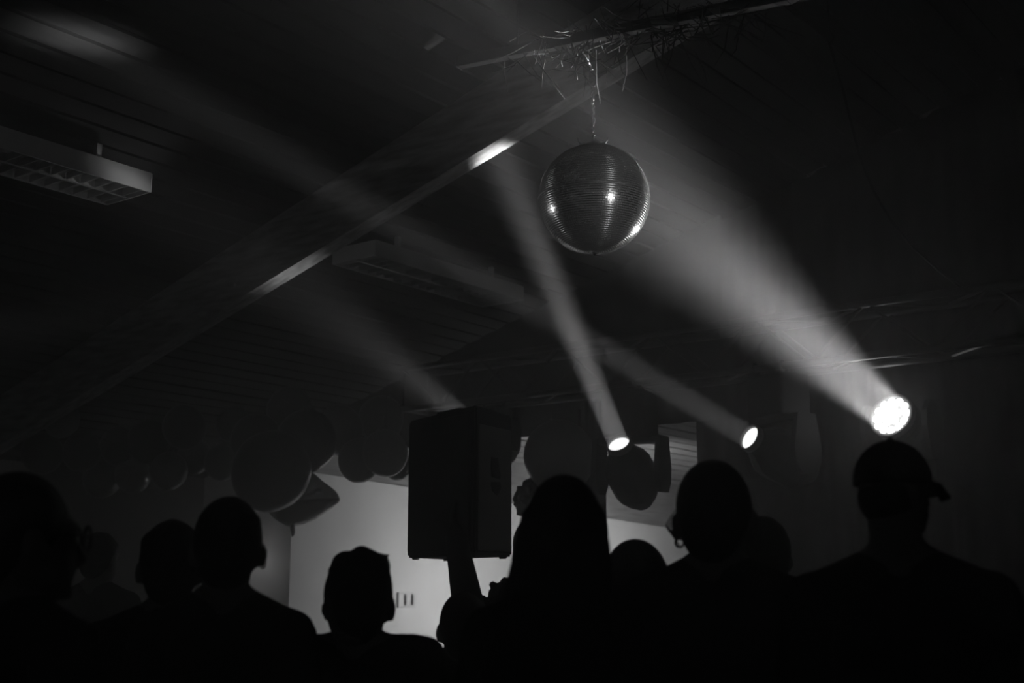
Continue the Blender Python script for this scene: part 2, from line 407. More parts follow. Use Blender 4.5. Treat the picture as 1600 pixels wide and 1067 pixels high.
# ------------------------------------------------------------------ moving lights
def moving_light(lens, d, label, R, kind, back, bodyR, stand=False, face=None):
    d = Vector(d).normalized()
    ax = d.cross(Z).normalized()
    pivot = lens - d * back * .5
    top = Vector((pivot.x, pivot.y, tz_top - TS - .035))
    root = thing('moving_light', label, 'stage light', (pivot.x, pivot.y, pivot.z), None if stand else 'moving lights under the truss')
    sg = -1 if stand else 1
    fy = ax.cross(Z)
    zb = pivot.z + sg * (bodyR + .07)               # inner face of the base box
    if not stand and zb > top.z - .08: zb = top.z - .08
    hgt = .12 if stand else top.z - zb
    q = MB(); q.box((pivot.x, pivot.y, zb + sg * hgt / 2), .30, .24, hgt, ax, fy, Z, bev=.015); q.build('base', M_FIX, root)
    if not stand:
        uu = UT - TS / 2 if (pivot.dot(U) < UT) else UT + TS / 2
        for s_ in (-1, 1):
            cl = MB(); c = Vector((pivot.x, pivot.y, top.z)) + V * (s_ * .09)
            cl.torus(uv(uu, c.dot(V), tz_top - TS), V, .03, .008, 16, 6)
            cl.box((c + uv(uu, c.dot(V), tz_top - TS - .03)) / 2, .03, .03, .05, U, V)
            cl.build('clamp', M_BLACKMETAL, root)
    else:
        sd = thing('lamp_stand', 'black stand under the dazzling round lamp, behind the capped man', 'stand', (pivot.x, pivot.y, 0))
        q = MB(); q.tube([(pivot.x, pivot.y, .02), (pivot.x, pivot.y, zb - hgt - .004)], .018, 10); q.build('pole', M_BLACKMETAL, sd, True)
        for i_ in range(3):
            e = Vector((math.cos(i_ * 2.094 + .3), math.sin(i_ * 2.094 + .3), 0)); q = MB(); q.tube([Vector((pivot.x, pivot.y, .45)) + e * .02, Vector((pivot.x, pivot.y, .012)) + e * .36], .012, 8); q.build('leg', M_BLACKMETAL, sd)
    yk = MB()                                       # yoke: bridge and two arms in one forging
    yk.box((pivot.x, pivot.y, zb - sg * .02), 2 * bodyR + .12, .12, .04, ax, fy, Z, bev=.01)
    for s_ in (-1, 1):
        c = pivot + ax * (s_ * (bodyR + .04))
        yk.prism([c + fy * -.07 + Z * (zb - pivot.z), c + fy * .07 + Z * (zb - pivot.z), c + fy * .105 + Z * .03 * sg, c + fy * .095 - Z * .06 * sg, c + fy * .05 - Z * .125 * sg, c - fy * .05 - Z * .125 * sg, c - fy * .095 - Z * .06 * sg, c - fy * .105 + Z * .03 * sg], ax * (.035 * s_))
    yk.build('yoke', M_FIX, root)
    hd = MB()
    prof = [(0, R * 1.12), (-.012, R * 1.2), (-.05, R * 1.25), (-back * .3, bodyR * .96), (-back * .45, bodyR), (-back * .75, bodyR * .93), (-back * .92, bodyR * .62), (-back, bodyR * .40)]
    hd.lathe(lens - d * .012, d, prof, 12 if kind == 'beam' else 24)
    head = hd.build('head', M_FIX, root, False)
    rg = MB(); rg.lathe(lens, d, [(-.03, R * 1.06), (-.03, R * 1.2), (.012, R * 1.2), (.012, R * 1.04), (-.03, R * 1.04)], 32, caps=False); rg.build('lens_ring', M_CELL, root, True)
    if kind == 'beam':
        q = MB(); q.lathe(lens - d * .012, d, [(0, R), (.006, R * .98), (.012, R * .8), (.016, R * .4), (.017, .002)], 28); q.build('lens', M_LENS, root, True)['label'] = 'lit front lens'
    else:
        q = MB(); q.lathe(lens - d * .02, d, [(0, R * 1.03), (.01, R * 1.03)], 36); q.build('front_plate', M_CELL, root)
        x, y, _ = q.frame(d); cells = [(0, 0)] + [(R * .43, i * PI / 3 + .2) for i in range(6)] + [(R * .82, i * PI / 6 + .1) for i in range(12)]
        for rr, a in cells:
            c = lens + x * (rr * math.cos(a)) + y * (rr * math.sin(a)) - d * .012 + d * (.030 * (1 - (rr / R) ** 2))
            q = MB(); q.lathe(c, d, [(0, R * .205), (.006, R * .205), (.012, R * .17), (.016, R * .09), (.017, .001)], 16); q.build('led_lens', M_LED, root, True)
    return root
moving_light(L_MID, D_MID, 'black moving light with its lit lens tipped up, hung beside the pale opening', .069, 'beam', .50, .16)
moving_light(L_RIGHT, D_RIGHT, 'moving light shining left, hung between the pale opening and the round LED lamp', .069, 'beam', .50, .16)
moving_light(L_BACK, D_BACK, 'moving light hung from the truss behind the loudspeaker', .069, 'beam', .50, .16)
moving_light(L_WASH, D_WASH, 'dazzling round LED wash light of many lenses above the capped man', .116, 'wash', .24, .14, True)

# ------------------------------------------------------------------ loudspeaker on a pole
SD = 6.3
pA, pB, pC = pt(635, 870, SD * 1.06), pt(742, 870, SD * .98), pt(801, 870, SD * 1.03)
zb_ = pt(735, 868, SD).z; zt_ = pt(738, 624, SD * .98).z
def fl(p, z): return Vector((p.x, p.y, z))
pD = pA + (pC - pB)
zl_ = pt(635, 652, SD * 1.06).z
spk = thing('loudspeaker', 'large black loudspeaker cabinet on a pole in front of the white wall', 'speaker', fl((pA + pC) / 2, zb_))
q = MB(); bot = [fl(p, zb_) for p in (pA, pB, pC, pD)]; tp = [fl(pA, zl_), fl(pB, zl_ + .012), fl(pC, zl_), fl(pD, zl_)]
cen = sum(bot, Vector()) / 4
q.add(bot + tp, [(0, 3, 2, 1), (4, 5, 6, 7), (0, 1, 5, 4), (1, 2, 6, 5), (2, 3, 7, 6), (3, 0, 4, 7)])
bm_ = bmesh.new(); me_ = q.mesh('tmp'); bm_.from_mesh(me_); bmesh.ops.bevel(bm_, geom=bm_.edges[:], offset=.012, segments=2, affect='EDGES'); bm_.verts.index_update()
q = MB(); q.add([v.co.copy() for v in bm_.verts], [tuple(v.index for v in f.verts) for f in bm_.faces]); bm_.free()
q.build('cabinet', M_SPK, spk)
ab = (pB - pA); ab.z = 0; abL = ab.length; ab.normalize(); bc = (pC - pB); bc.z = 0; bcL = bc.length; bc.normalize()
nF = ab.cross(Z).normalized(); nF = nF if (nF.dot(CAM - cen) > 0) else -nF
nS = bc.cross(Z).normalized(); nS = nS if (nS.dot(CAM - cen) > 0) else -nS
hS = zl_ - zb_
g = MB(); g.box(fl(pA, zb_ + hS * .5) + ab * (abL * .49) + nF * .004, abL * .90, .018, hS * .93, ab, nF, Z, bev=.006); g.build('grille', mat('speaker_grille', .012, .7, nscale=400, bump=.5, spec=.2), spk)
g = MB(); g.box(fl(pB, zb_ + hS * .46) + bc * (bcL * .5) + nS * .003, bcL * .86, .010, hS * .86, bc, nS, Z, bev=.004); sidep = g.build('side_panel', M_SPKSIDE, spk); sidep['label'] = 'greyer side panel with two handle recesses'
def on_side(px, py):
    d = pt(px, py, 1) - CAM; o = fl(pB, 0) + nS * .0095; t = (o - CAM).dot(nS) / d.dot(nS); return CAM + d * t
for poly in ([(768, 714), (778, 716), (782, 745), (781, 749), (768, 745), (767, 730)], [(768, 753), (781, 753), (783, 762), (777, 774), (770, 768), (767, 758)]):
    g = MB(); g.prism([on_side(*p) for p in poly], nS * -.012); 
    g2 = MB(); g2.prism([on_side(*p) + nS * .002 for p in poly], nS * -.012); g2.build('handle_recess', M_SPKHOLE, sidep)
h = MB(); c_ = cen.copy(); h.box((c_.x, c_.y, zl_ + .02), .22, .16, .04, ab, nF, Z, bev=.012); h.build('top_bracket', M_SPK, spk)
for i in range(4):
    h = MB(); p = bot[i] + (cen - bot[i]) * .18; h.lathe(Vector((p.x, p.y, zb_ - .010)), Z, [(0, .018), (.012, .02)], 12); h.build('rubber_foot', M_BLACKMETAL, spk)
pole = thing('speaker_stand', 'black tripod pole carrying the loudspeaker', 'stand', (cen.x, cen.y, 0))
q = MB(); q.tube([(cen.x, cen.y, .25), (cen.x, cen.y, zb_ - .012)], .019, 12); q.build('pole', M_BLACKMETAL, pole, True)
q = MB(); q.lathe((cen.x, cen.y, .62), (0, 0, 1), [(0, .03), (.0, .034), (.09, .034), (.09, .024)], 14); q.build('collar', M_BLACKMETAL, pole)
for i in range(3):
    a = i * 2 * PI / 3 + .4; e = Vector((math.cos(a), math.sin(a), 0))
    q = MB(); q.tube([Vector((cen.x, cen.y, .66)) + e * .03, Vector((cen.x, cen.y, .015)) + e * .52], .014, 8); q.build('leg', M_BLACKMETAL, pole)

# ------------------------------------------------------------------ mirror ball with its bar, chain and tangle
ball = thing('mirror_ball', 'mirror ball hanging from a chain above the crowd', 'mirror ball', BALL)
q = MB(); q.ell(BALL, BALL_R * .9905, BALL_R * .9905, BALL_R * .9905, 64, 48); q.build('core', M_GROUT, ball, True)
q = MB(); rows = 76
for j in range(rows):
    th0 = PI * (j + .0) / rows; thm = PI * (j + .5) / rows; h_ = PI * BALL_R / rows
    n = max(5, int(round(2 * PI * BALL_R * math.sin(thm) / (h_ * 1.02)))); ph0 = random.random()
    jit_row = random.gauss(0, .004)
    for i in range(n):
        ph = 2 * PI * (i + ph0) / n
        nrm = Vector((math.sin(thm) * math.cos(ph), math.sin(thm) * math.sin(ph), math.cos(thm)))
        ev = Vector((math.cos(thm) * math.cos(ph), math.cos(thm) * math.sin(ph), -math.sin(thm))); eh = nrm.cross(ev)
        c = BALL + nrm * (BALL_R * .9985)
        tx, ty = random.gauss(0, .020), random.gauss(0, .016) + jit_row
        nn = (nrm + ev * ty + eh * tx).normalized(); e1 = (ev - nn * ev.dot(nn)).normalized(); e2 = nn.cross(e1)
        a, b = h_ * .365, (PI * BALL_R * math.sin(thm) / n) * .88
        a2, b2 = a, b
        top_ = [c - e1 * a - e2 * b, c + e1 * a - e2 * b, c + e1 * a + e2 * b, c - e1 * a + e2 * b]
        bo = [p - nn * .0025 for p in top_]
        q.add(top_ + bo, [(0, 1, 2, 3), (0, 4, 5, 1), (1, 5, 6, 2), (2, 6, 7, 3), (3, 7, 4, 0)])
tl = q.build('mirror_tiles', M_MIRROR, ball); tl['kind'] = 'stuff'; tl['label'] = 'rows of small square mirror tiles'
q = MB(); q.lathe(BALL - Z * .0028, Z, [(0, BALL_R * 1.0), (.0056, BALL_R * 1.0)], 96); q.build('equator_seam', M_SEAM, ball)
q = MB(); q.lathe(BALL + Z * (BALL_R - .003), Z, [(-.002, .045), (.006, .045), (.010, .03), (.016, .012), (.03, .008)], 20); q.torus(BALL + Z * (BALL_R + .035), Vector((1, 0, 0)), .014, .004, 16, 6)
q.build('crown_cap', M_STEEL, ball, True)
for (a, L_) in ((-2.9, .06), (-.35, .055), (1.2, .05)):
    e = Vector((math.cos(a), math.sin(a), 0)); q = MB(); b0 = BALL + Z * (BALL_R + .006)
    q.tube([b0 + e * .02, b0 + e * .045 + Z * .002, b0 + e * L_ + Z * -.002, b0 + e * (L_ + .012) + Z * .012, b0 + e * (L_ + .012) + Z * .024], .0035, 6); q.build('crown_hook', M_STEEL, ball, True)
q = MB(); q.lathe(BALL - Z * (BALL_R - .004), -Z, [(0, .01), (.006, .009), (.012, .006), (.016, .002)], 12); q.build('bottom_screw', M_STEEL, ball, True)

barL, barR = pt(719, 98, 5.95), pt(1150, 0, 5.35)
barR.z = barL.z - .02
bd = (barR - barL).normalized(); bfar = barR + bd * .8
bar = thing('hanging_bar', 'square metal bar under the roof that the mirror ball hangs from', 'bar', (barL + barR) / 2)
bz = bd.cross(Z).cross(bd).normalized()
q = MB(); q.box((barL + bfar) / 2, (bfar - barL).length, .045, .05, bd, bd.cross(bz), bz, bev=.004); q.build('beam', mat('bar_metal', .12, .35, metal=.8), bar)
q = MB(); q.box(barL - bd * .003, .008, .05, .055, bd, bd.cross(bz), bz, bev=.002); q.build('end_plate', M_STEEL, bar)
for t in (.3, 1.3):
    p = barL + bd * t; q = MB(); q.tube([p + Z * .02, Vector((p.x, p.y, z_ceil(p.dot(V)) + .0))], .005, 6); q.build('hanger_rod', M_BLACKMETAL, bar)

tq = (BALL - barL).dot(bd); ctop = barL + bd * tq - Z * .03
ctop = Vector((BALL.x, BALL.y, ctop.z))
dxy = Vector((BALL.x, BALL.y, 0)) - Vector(((barL + bd * tq).x, (barL + bd * tq).y, 0))
chain = thing('ball_chain', 'thin steel chain with a carabiner above the mirror ball', 'chain', BALL + Z * (BALL_R + .05))
z0, z1 = BALL.z + BALL_R + .047, ctop.z - .13
n = 16
for i in range(n):
    z = z0 + (z1 - z0) * i / (n - 1); q = MB(); xx = Vector((1, .3, 0)).normalized() if i % 2 else Vector((-.3, 1, 0)).normalized()
    sw = .004 * math.sin(i * 1.7); a = BALL.x + sw
    pts_ = []; R_, H_ = .007, .014
    m_ = MB(); x_ = xx; 
    for k in range(14):
        an = 2 * PI * k / 13; pts_.append(Vector((a, BALL.y, z)) + x_ * (R_ * math.cos(an)) + Z * (H_ * math.sin(an)))
    m_.tube(pts_, .0022, 5); m_.build('link', M_STEEL, chain, True)
q = MB(); pts_ = [Vector((BALL.x, BALL.y, z1 + .05)) + Vector((1, 0, 0)) * (.018 * math.cos(a)) + Z * (.045 * math.sin(a)) for a in [2 * PI * k / 20 for k in range(21)]]
q.tube(pts_, .004, 6); q.build('carabiner', M_STEEL, chain, True)
q = MB(); q.tube([Vector((BALL.x, BALL.y, z1 + .09)), (Vector((BALL.x, BALL.y, z1 + .12)) - dxy * .4), barL + bd * tq - Z * .02 , barL + bd * tq + Z * .035 - dxy.normalized() * .03, barL + bd * tq - Z * .0 + dxy.normalized() * .03 - dxy * 0], .006, 6); q.build('sling', M_STEEL, chain, True)

# tangle of dry twigs and wires along the bar
gar = thing('twig_garland', 'tangle of dry twigs and wires wound along the bar above the ball', 'garland', barL + bd * .9)
rnd = random.Random(3)
tw = MB(); wi = MB(); gl = MB()
for i in range(150):
    t = .15 + rnd.betavariate(2.2, 2.0) * 1.45; p = barL + bd * t + Vector((rnd.gauss(0, .03), rnd.gauss(0, .03), rnd.gauss(-.02, .05)))
    d = Vector((rnd.gauss(0, 1), rnd.gauss(0, 1), rnd.gauss(-.3, .6))).normalized(); L_ = rnd.uniform(.06, .22); k1 = Vector((rnd.gauss(0, .04), rnd.gauss(0, .04), rnd.gauss(-.02, .04)))
    tw.tube([p, p + d * L_ * .5 + k1, p + d * L_ + k1 * 1.4], [.0028, .0022, .0008], 4)
for i in range(26):
    t = .2 + rnd.betavariate(2.2, 2.0) * 1.4; p = barL + bd * t; 
    pts_ = [p + Vector((rnd.gauss(0, .06), rnd.gauss(0, .06), rnd.gauss(-.04, .06))) for _ in range(5)]
    cur = []
    for k in range(17):
        s_ = k / 16 * 4; i0 = min(3, int(s_)); f_ = s_ - i0; f_ = f_ * f_ * (3 - 2 * f_); cur.append(pts_[i0].lerp(pts_[i0 + 1], f_))
    wi.tube(cur, .0025, 5)
for i in range(30):
    t = .25 + rnd.betavariate(2.0, 1.6) * 1.2; p = barL + bd * t + Vector((rnd.gauss(0, .04), rnd.gauss(-.03, .03), rnd.gauss(0, .05)))
    a = Vector((rnd.gauss(0, 1), rnd.gauss(0, 1), rnd.gauss(0, 1))).normalized(); b = a.cross(Vector((rnd.random(), rnd.random(), 1))).normalized()
    L_ = rnd.uniform(.006, .018); W_ = L_ * .35
    gl.prism([p - a * L_, p + b * W_, p + a * L_, p - b * W_], a.cross(b) * .0015)
tw.build('twigs', M_TWIG, gar)['kind'] = 'stuff'; wi.build('wires', M_WIRE, gar, True)['kind'] = 'stuff'; gl.build('dry_leaves', M_GLINT, gar)['kind'] = 'stuff'
# loose end of wire below the bar
q = MB(); q.tube([pt(938, 96, 5.68), pt(943, 97, 5.68), pt(948, 104, 5.68), pt(955, 107, 5.68), pt(962, 106, 5.68)], .0025, 6); q.build('loose_wire', M_STEEL, gar, True)

# slack cable on the right, from a hook under the roof
c0_ = pt(1296, 55, 5.6); 
cab = [pt(1296, 66, 5.6), pt(1305, 100, 5.65), pt(1318, 145, 5.72), pt(1332, 200, 5.8), pt(1345, 250, 5.9), pt(1365, 300, 6.0), pt(1392, 345, 6.1), pt(1425, 385, 6.25), pt(1470, 425, 6.4), pt(1500, 448, 6.5)]
q = MB(); q.tube(cab, .007, 8)
cb = q.build('slack_cable', M_WIRE, None, True); tag(cb, 'slack black cable hanging in a curve at the upper right', 'cable')
q = MB(); h0 = pt(1296, 62, 5.6); q.tube([Vector((h0.x, h0.y, z_ceil(h0.dot(V)) + .01)), h0 + Z * .04, h0 + Vector((.02, 0, .015)), h0 + Vector((.012, 0, -.012)), h0 + Vector((-.014, 0, -.008))], .004, 6)
tag(q.build('ceiling_hook', M_STEEL, None, True), 'small steel hook holding up the slack cable', 'hook')

# ------------------------------------------------------------------ balloons
def balloon(px, py, rpx, D, label, mt, tilt=0.0, squash=1.06):
    c = pt(px, py, D); R = rpx / F * D
    while c.z + R * 1.09 + .02 > z_ceil(c.dot(V)) - R * .3 * RISE: D -= .02; c = pt(px, py, D); R = rpx / F * D
    root = thing('balloon', label, 'balloon', c, 'balloons of the garland')
    ax = Vector((math.sin(tilt), .15, math.cos(tilt))).normalized()
    prof = []
    for k in range(15):
        a = PI * k / 14; rr = R * math.sin(a) * (1 - .07 * max(0, math.cos(a)) ** 2); prof.append((-R * squash * math.cos(a) if True else 0, max(rr, .0015)))
    prof = [(t, r_) for t, r_ in prof]
    q = MB(); q.lathe(c, ax, prof, 24); q.build('skin', mt, root, True)
    q = MB(); e = c + ax * (R * squash)
    q.lathe(e - ax * .004, ax, [(0, .006), (.008, .008), (.014, .005), (.020, .011), (.024, .012)], 10); q.build('knot', mt, root, True)
    return root
B = [
    (365, 664, 27, 10.4, 'dark balloon highest in the left half of the garland, edge lit at lower right', 1, .4),
    (346, 723, 27, 10.2, 'small grey balloon below the highest one, right above the head of the short-haired man', 2, -.3),
    (304, 714, 27, 10.3, 'dark balloon wedged left of the small grey balloon', 1, .2),
    (264, 736, 29, 10.1, 'pale-edged balloon hanging lowest between the two left men', 2, .1),
    (208, 742, 28, 10.2, 'balloon with a lit right edge left of the pale-edged lowest one', 1, -.2),
    (160, 747, 30, 10.3, 'dim balloon beside the head of the man at the left edge', 1, .3),
    (288, 668, 34, 10.5, 'dark balloon in the upper row left of the highest one', 1, -.3),
    (232, 690, 34, 10.5, 'dark balloon in the middle of the left upper row', 1, .2),
    (186, 697, 30, 10.4, 'dark balloon above the one with a lit right edge', 1, -.1),
    (128, 706, 30, 10.5, 'dark balloon over the right shoulder side of the leftmost man', 1, .4),
    (96, 655, 28, 10.8, 'faint grey balloon nearest the rafter at far left', 2, .1),
    (66, 708, 32, 10.5, 'dim balloon right above the leftmost head', 1, -.3),
    (424, 736, 62, 9.5, 'big dark balloon with a bright rim in front of the foil balloon', 1, .5),
    (402, 690, 42, 9.9, 'dark balloon up left behind the big rimmed one', 1, -.4),
    (478, 690, 48, 9.7, 'dark balloon above the foil balloon', 1, .2),
    (452, 642, 36, 10.2, 'topmost dark balloon over the big rimmed one', 1, .0),
    (530, 672, 38, 10.0, 'dark balloon above the pair left of the loudspeaker', 1, -.2),
    (595, 655, 36, 10.2, 'dark balloon at the upper left corner of the loudspeaker', 1, .3),
    (562, 719, 34, 9.8, 'grey balloon, left one of the pair left of the loudspeaker', 2, .2),
    (602, 708, 36, 9.6, 'grey balloon touching the left side of the loudspeaker, glint on its rim', 2, -.3),
    (622, 728, 22, 10.0, 'small dark balloon tucked under the one touching the loudspeaker', 1, .4),
    (768, 690, 47, 9.3, 'dark grey balloon half hidden by the right side of the loudspeaker', 1, .2),
    (874, 714, 56, 8.9, 'largest grey balloon above the long-haired woman', 2, -.2),
]
for (px, py, rp, D, lab, kd, ti) in B: balloon(px, py, rp, D, lab, M_BALLOON if kd == 1 else M_BALLOON2, ti)

bl_ = sorted([o for o in bpy.data.objects if o.name.startswith('balloon') and o.parent is None], key=lambda o: o.location.dot(V))
cpts = []
for o in bl_[2:]:
    dv_ = (Vector(o.location) - CAM).normalized(); rr_ = max(abs(v.co.z) for v in o.children[0].data.vertices); cpts.append(Vector(o.location) + dv_ * (rr_ * .99))
def roof(p): return Vector((p.x, p.y, z_ceil(p.dot(V)) - .004))
q = MB(); q.tube([roof(cpts[0])] + cpts + [roof(cpts[-1])], .003, 5)
tag(q.build('garland_line', M_WIRE), 'thin line behind the balloons that ties the garland to the roof', 'cord')

# foil balloon: a puffed, wrinkled pillow with a pointed lobe and a filling tail
FD = 9.95
out = [(412, 772), (424, 752), (448, 738), (478, 735), (491, 740), (506, 753), (522, 765), (530, 777), (528, 786), (506, 803), (481, 817), (456, 823), (436, 815), (420, 800)]
fc = Vector((465, 780)); root = thing('foil_balloon', 'shiny pointed foil balloon with a hanging filling tail', 'balloon', pt(465, 780, FD))
q = MB(); N = len(out) * 4; outline = []
for i in range(N):
    a = i / 4; i0 = int(a) % len(out); f_ = a - int(a); p0, p1, p2, p3 = (Vector(out[(i0 + k - 1) % len(out)]) for k in range(4))
    outline.append(.5 * ((2 * p1) + (p2 - p0) * f_ + (2 * p0 - 5 * p1 + 4 * p2 - p3) * f_ ** 2 + (3 * p1 - p0 - 3 * p2 + p3) * f_ ** 3))
vs, fs = [], []
rings = 8
for side in (-1, 1):
    for k in range(rings + 1):
        s_ = 1 - k / rings
        for i, p in enumerate(outline):
            w_ = fc.lerp(p, s_ if k < rings else .02); dep = .15 * math.sqrt(max(0, 1 - s_ ** 2)) * (1 + .10 * math.sin(i * 1.15) * s_ ** 3)
            vs.append(pt(w_.x, w_.y, FD + side * dep))
n1 = (rings + 1) * N
for sd in (0, 1):
    for k in range(rings):
        for i in range(N):
            a = sd * n1 + k * N + i; b = sd * n1 + k * N + (i + 1) % N; fs.append((a, b, b + N, a + N))
    fs.append(tuple(sd * n1 + rings * N + i for i in range(N)))
q.add(vs, fs); q.build('foil_skin', M_FOIL, root, True)
rb_ = pt(470, 772, FD + .17); q = MB(); q.tube([rb_, Vector((rb_.x, rb_.y, z_ceil(rb_.dot(V)) - .003))], .0025, 5); q.build('ribbon', M_WIRE, root)
q = MB(); q.tube([pt(456, 820, FD), pt(457, 826, FD), pt(458, 832, FD), pt(457, 838, FD)], [.014, .020, .017, .006], 8); q.build('tail', M_BALLOON, root, True)

# ------------------------------------------------------------------ wall socket and the work lamp that lights the white wall
ws = on_v(638, 937, V_WALL); n_ = -V
sk = thing('wall_socket', 'pale double wall socket with two dark slots on the white wall', 'socket', ws)
wv = on_v(648, 937, V_WALL); sW = (wv - on_v(620, 937, V_WALL)).length; sH = abs(on_v(638, 925, V_WALL).z - on_v(638, 949, V_WALL).z)
ctr = on_v(634, 937, V_WALL)
q = MB(); q.box(ctr + n_ * .012, sW, .024, sH, U, V, Z, bev=.006); q.build('plate', M_SOCKET, sk)
for px in (630, 641):
    c = on_v(px, 937, V_WALL); q = MB(); q.box(c + n_ * .0255, .03, .006, sH * .7, U, V, Z, bev=.002); q.build('slot', M_HOLE, sk)

for (px, py, off, pw, lab) in ((850, 935, 1.3, 190, 'work lamp on a stand turned to the white wall, hidden behind the crowd'), (1112, 900, 1.6, 230, 'added second lamp brightening the white wall, unseen behind the woman with the hoop earring')):  # the second one is added to brighten the right end of the wall
    wl = on_v(px, py, V_WALL - off)
    wk = thing('work_lamp', lab, 'lamp', (wl.x, wl.y, 0))
    q = MB(); q.tube([(wl.x, wl.y, .03), (wl.x, wl.y, wl.z - .08)], .014, 8); q.build('shaft', M_BLACKMETAL, wk, True)
    q = MB(); q.lathe((wl.x, wl.y, 0), (0, 0, 1), [(0, .17), (.02, .17), (.035, .03), (.06, .02)], 20); q.build('foot', M_BLACKMETAL, wk, True)
    q = MB(); q.lathe((wl.x, wl.y, wl.z - .09), (0, 0, 1), [(0, .02), (.03, .024), (.05, .018)], 12); q.build('socket', M_BLACKMETAL, wk, True)
    q = MB(); q.lathe((wl.x, wl.y, wl.z - .045), (0, 0, 1), [(0, .014), (.02, .028), (.045, .034), (.065, .028), (.08, .002)], 16); q.build('bulb', M_BULB, wk, True)
    q = MB(); cb = Vector((wl.x, wl.y, wl.z)); q.lathe(cb - V * .10, V, [(0, .012), (.012, .06), (.05, .095), (.085, .112), (.085, .106), (.052, .090), (.018, .055), (.008, .008)], 24, caps=False)  # unseen shade added to keep direct light out of the hall
    q.build('light_shade', M_BLACKMETAL, wk, True)
    spot('work_lamp_light', (wl.x, wl.y, wl.z), cb + V - Z * .12 + U * .1, pw * .9, 165, 0.045, 0.25)

wp = on_u(384, 880, 7.72)  # lamp added out of sight to lift the return wall's brightness
wq = thing('return_wall_fill', 'added unseen lamp brightening the grey return wall, hidden behind the short-haired man', 'lamp', wp + U * .2)
q = MB(); q.lathe(wp + U * .205, -U, [(0, .05), (.012, .05), (.02, .02), (.15, .012)], 16); q.build('bracket', M_BLACKMETAL, wq, True)
q = MB(); q.lathe(wp + Z * .07, -Z, [(0, .012), (.02, .028), (.05, .032), (.075, .02), (.085, .002)], 14); q.build('bulb', M_BULB, wq, True)
point('return_fill_light', wp - U * .1, 0.3, 0.04)

# ------------------------------------------------------------------ people
def remesh(mb, name, vox, smooth_it, m_, parent, smooth_f=.5):
    me = bpy.data.meshes.new(name); o0 = world_of(parent); me.from_pydata([p - o0 for p in mb.v], [], mb.f)
    b = bmesh.new(); b.from_mesh(me); bmesh.ops.recalc_face_normals(b, faces=b.faces[:]); b.to_mesh(me); b.free()
    o = bpy.data.objects.new(name, me); COL.objects.link(o)
    r = o.modifiers.new('r', 'REMESH'); r.mode = 'VOXEL'; r.voxel_size = vox; r.use_smooth_shade = True
    s_ = o.modifiers.new('s', 'SMOOTH'); s_.iterations = smooth_it; s_.factor = smooth_f
    dg = bpy.context.evaluated_depsgraph_get(); me2 = bpy.data.meshes.new_from_object(o.evaluated_get(dg))
    o.modifiers.clear(); o.data = me2; me2.name = name; bpy.data.meshes.remove(me)
    me2.materials.clear(); me2.materials.append(m_); me2.polygons.foreach_set('use_smooth', [True] * len(me2.polygons))
    o.parent = parent
    return o

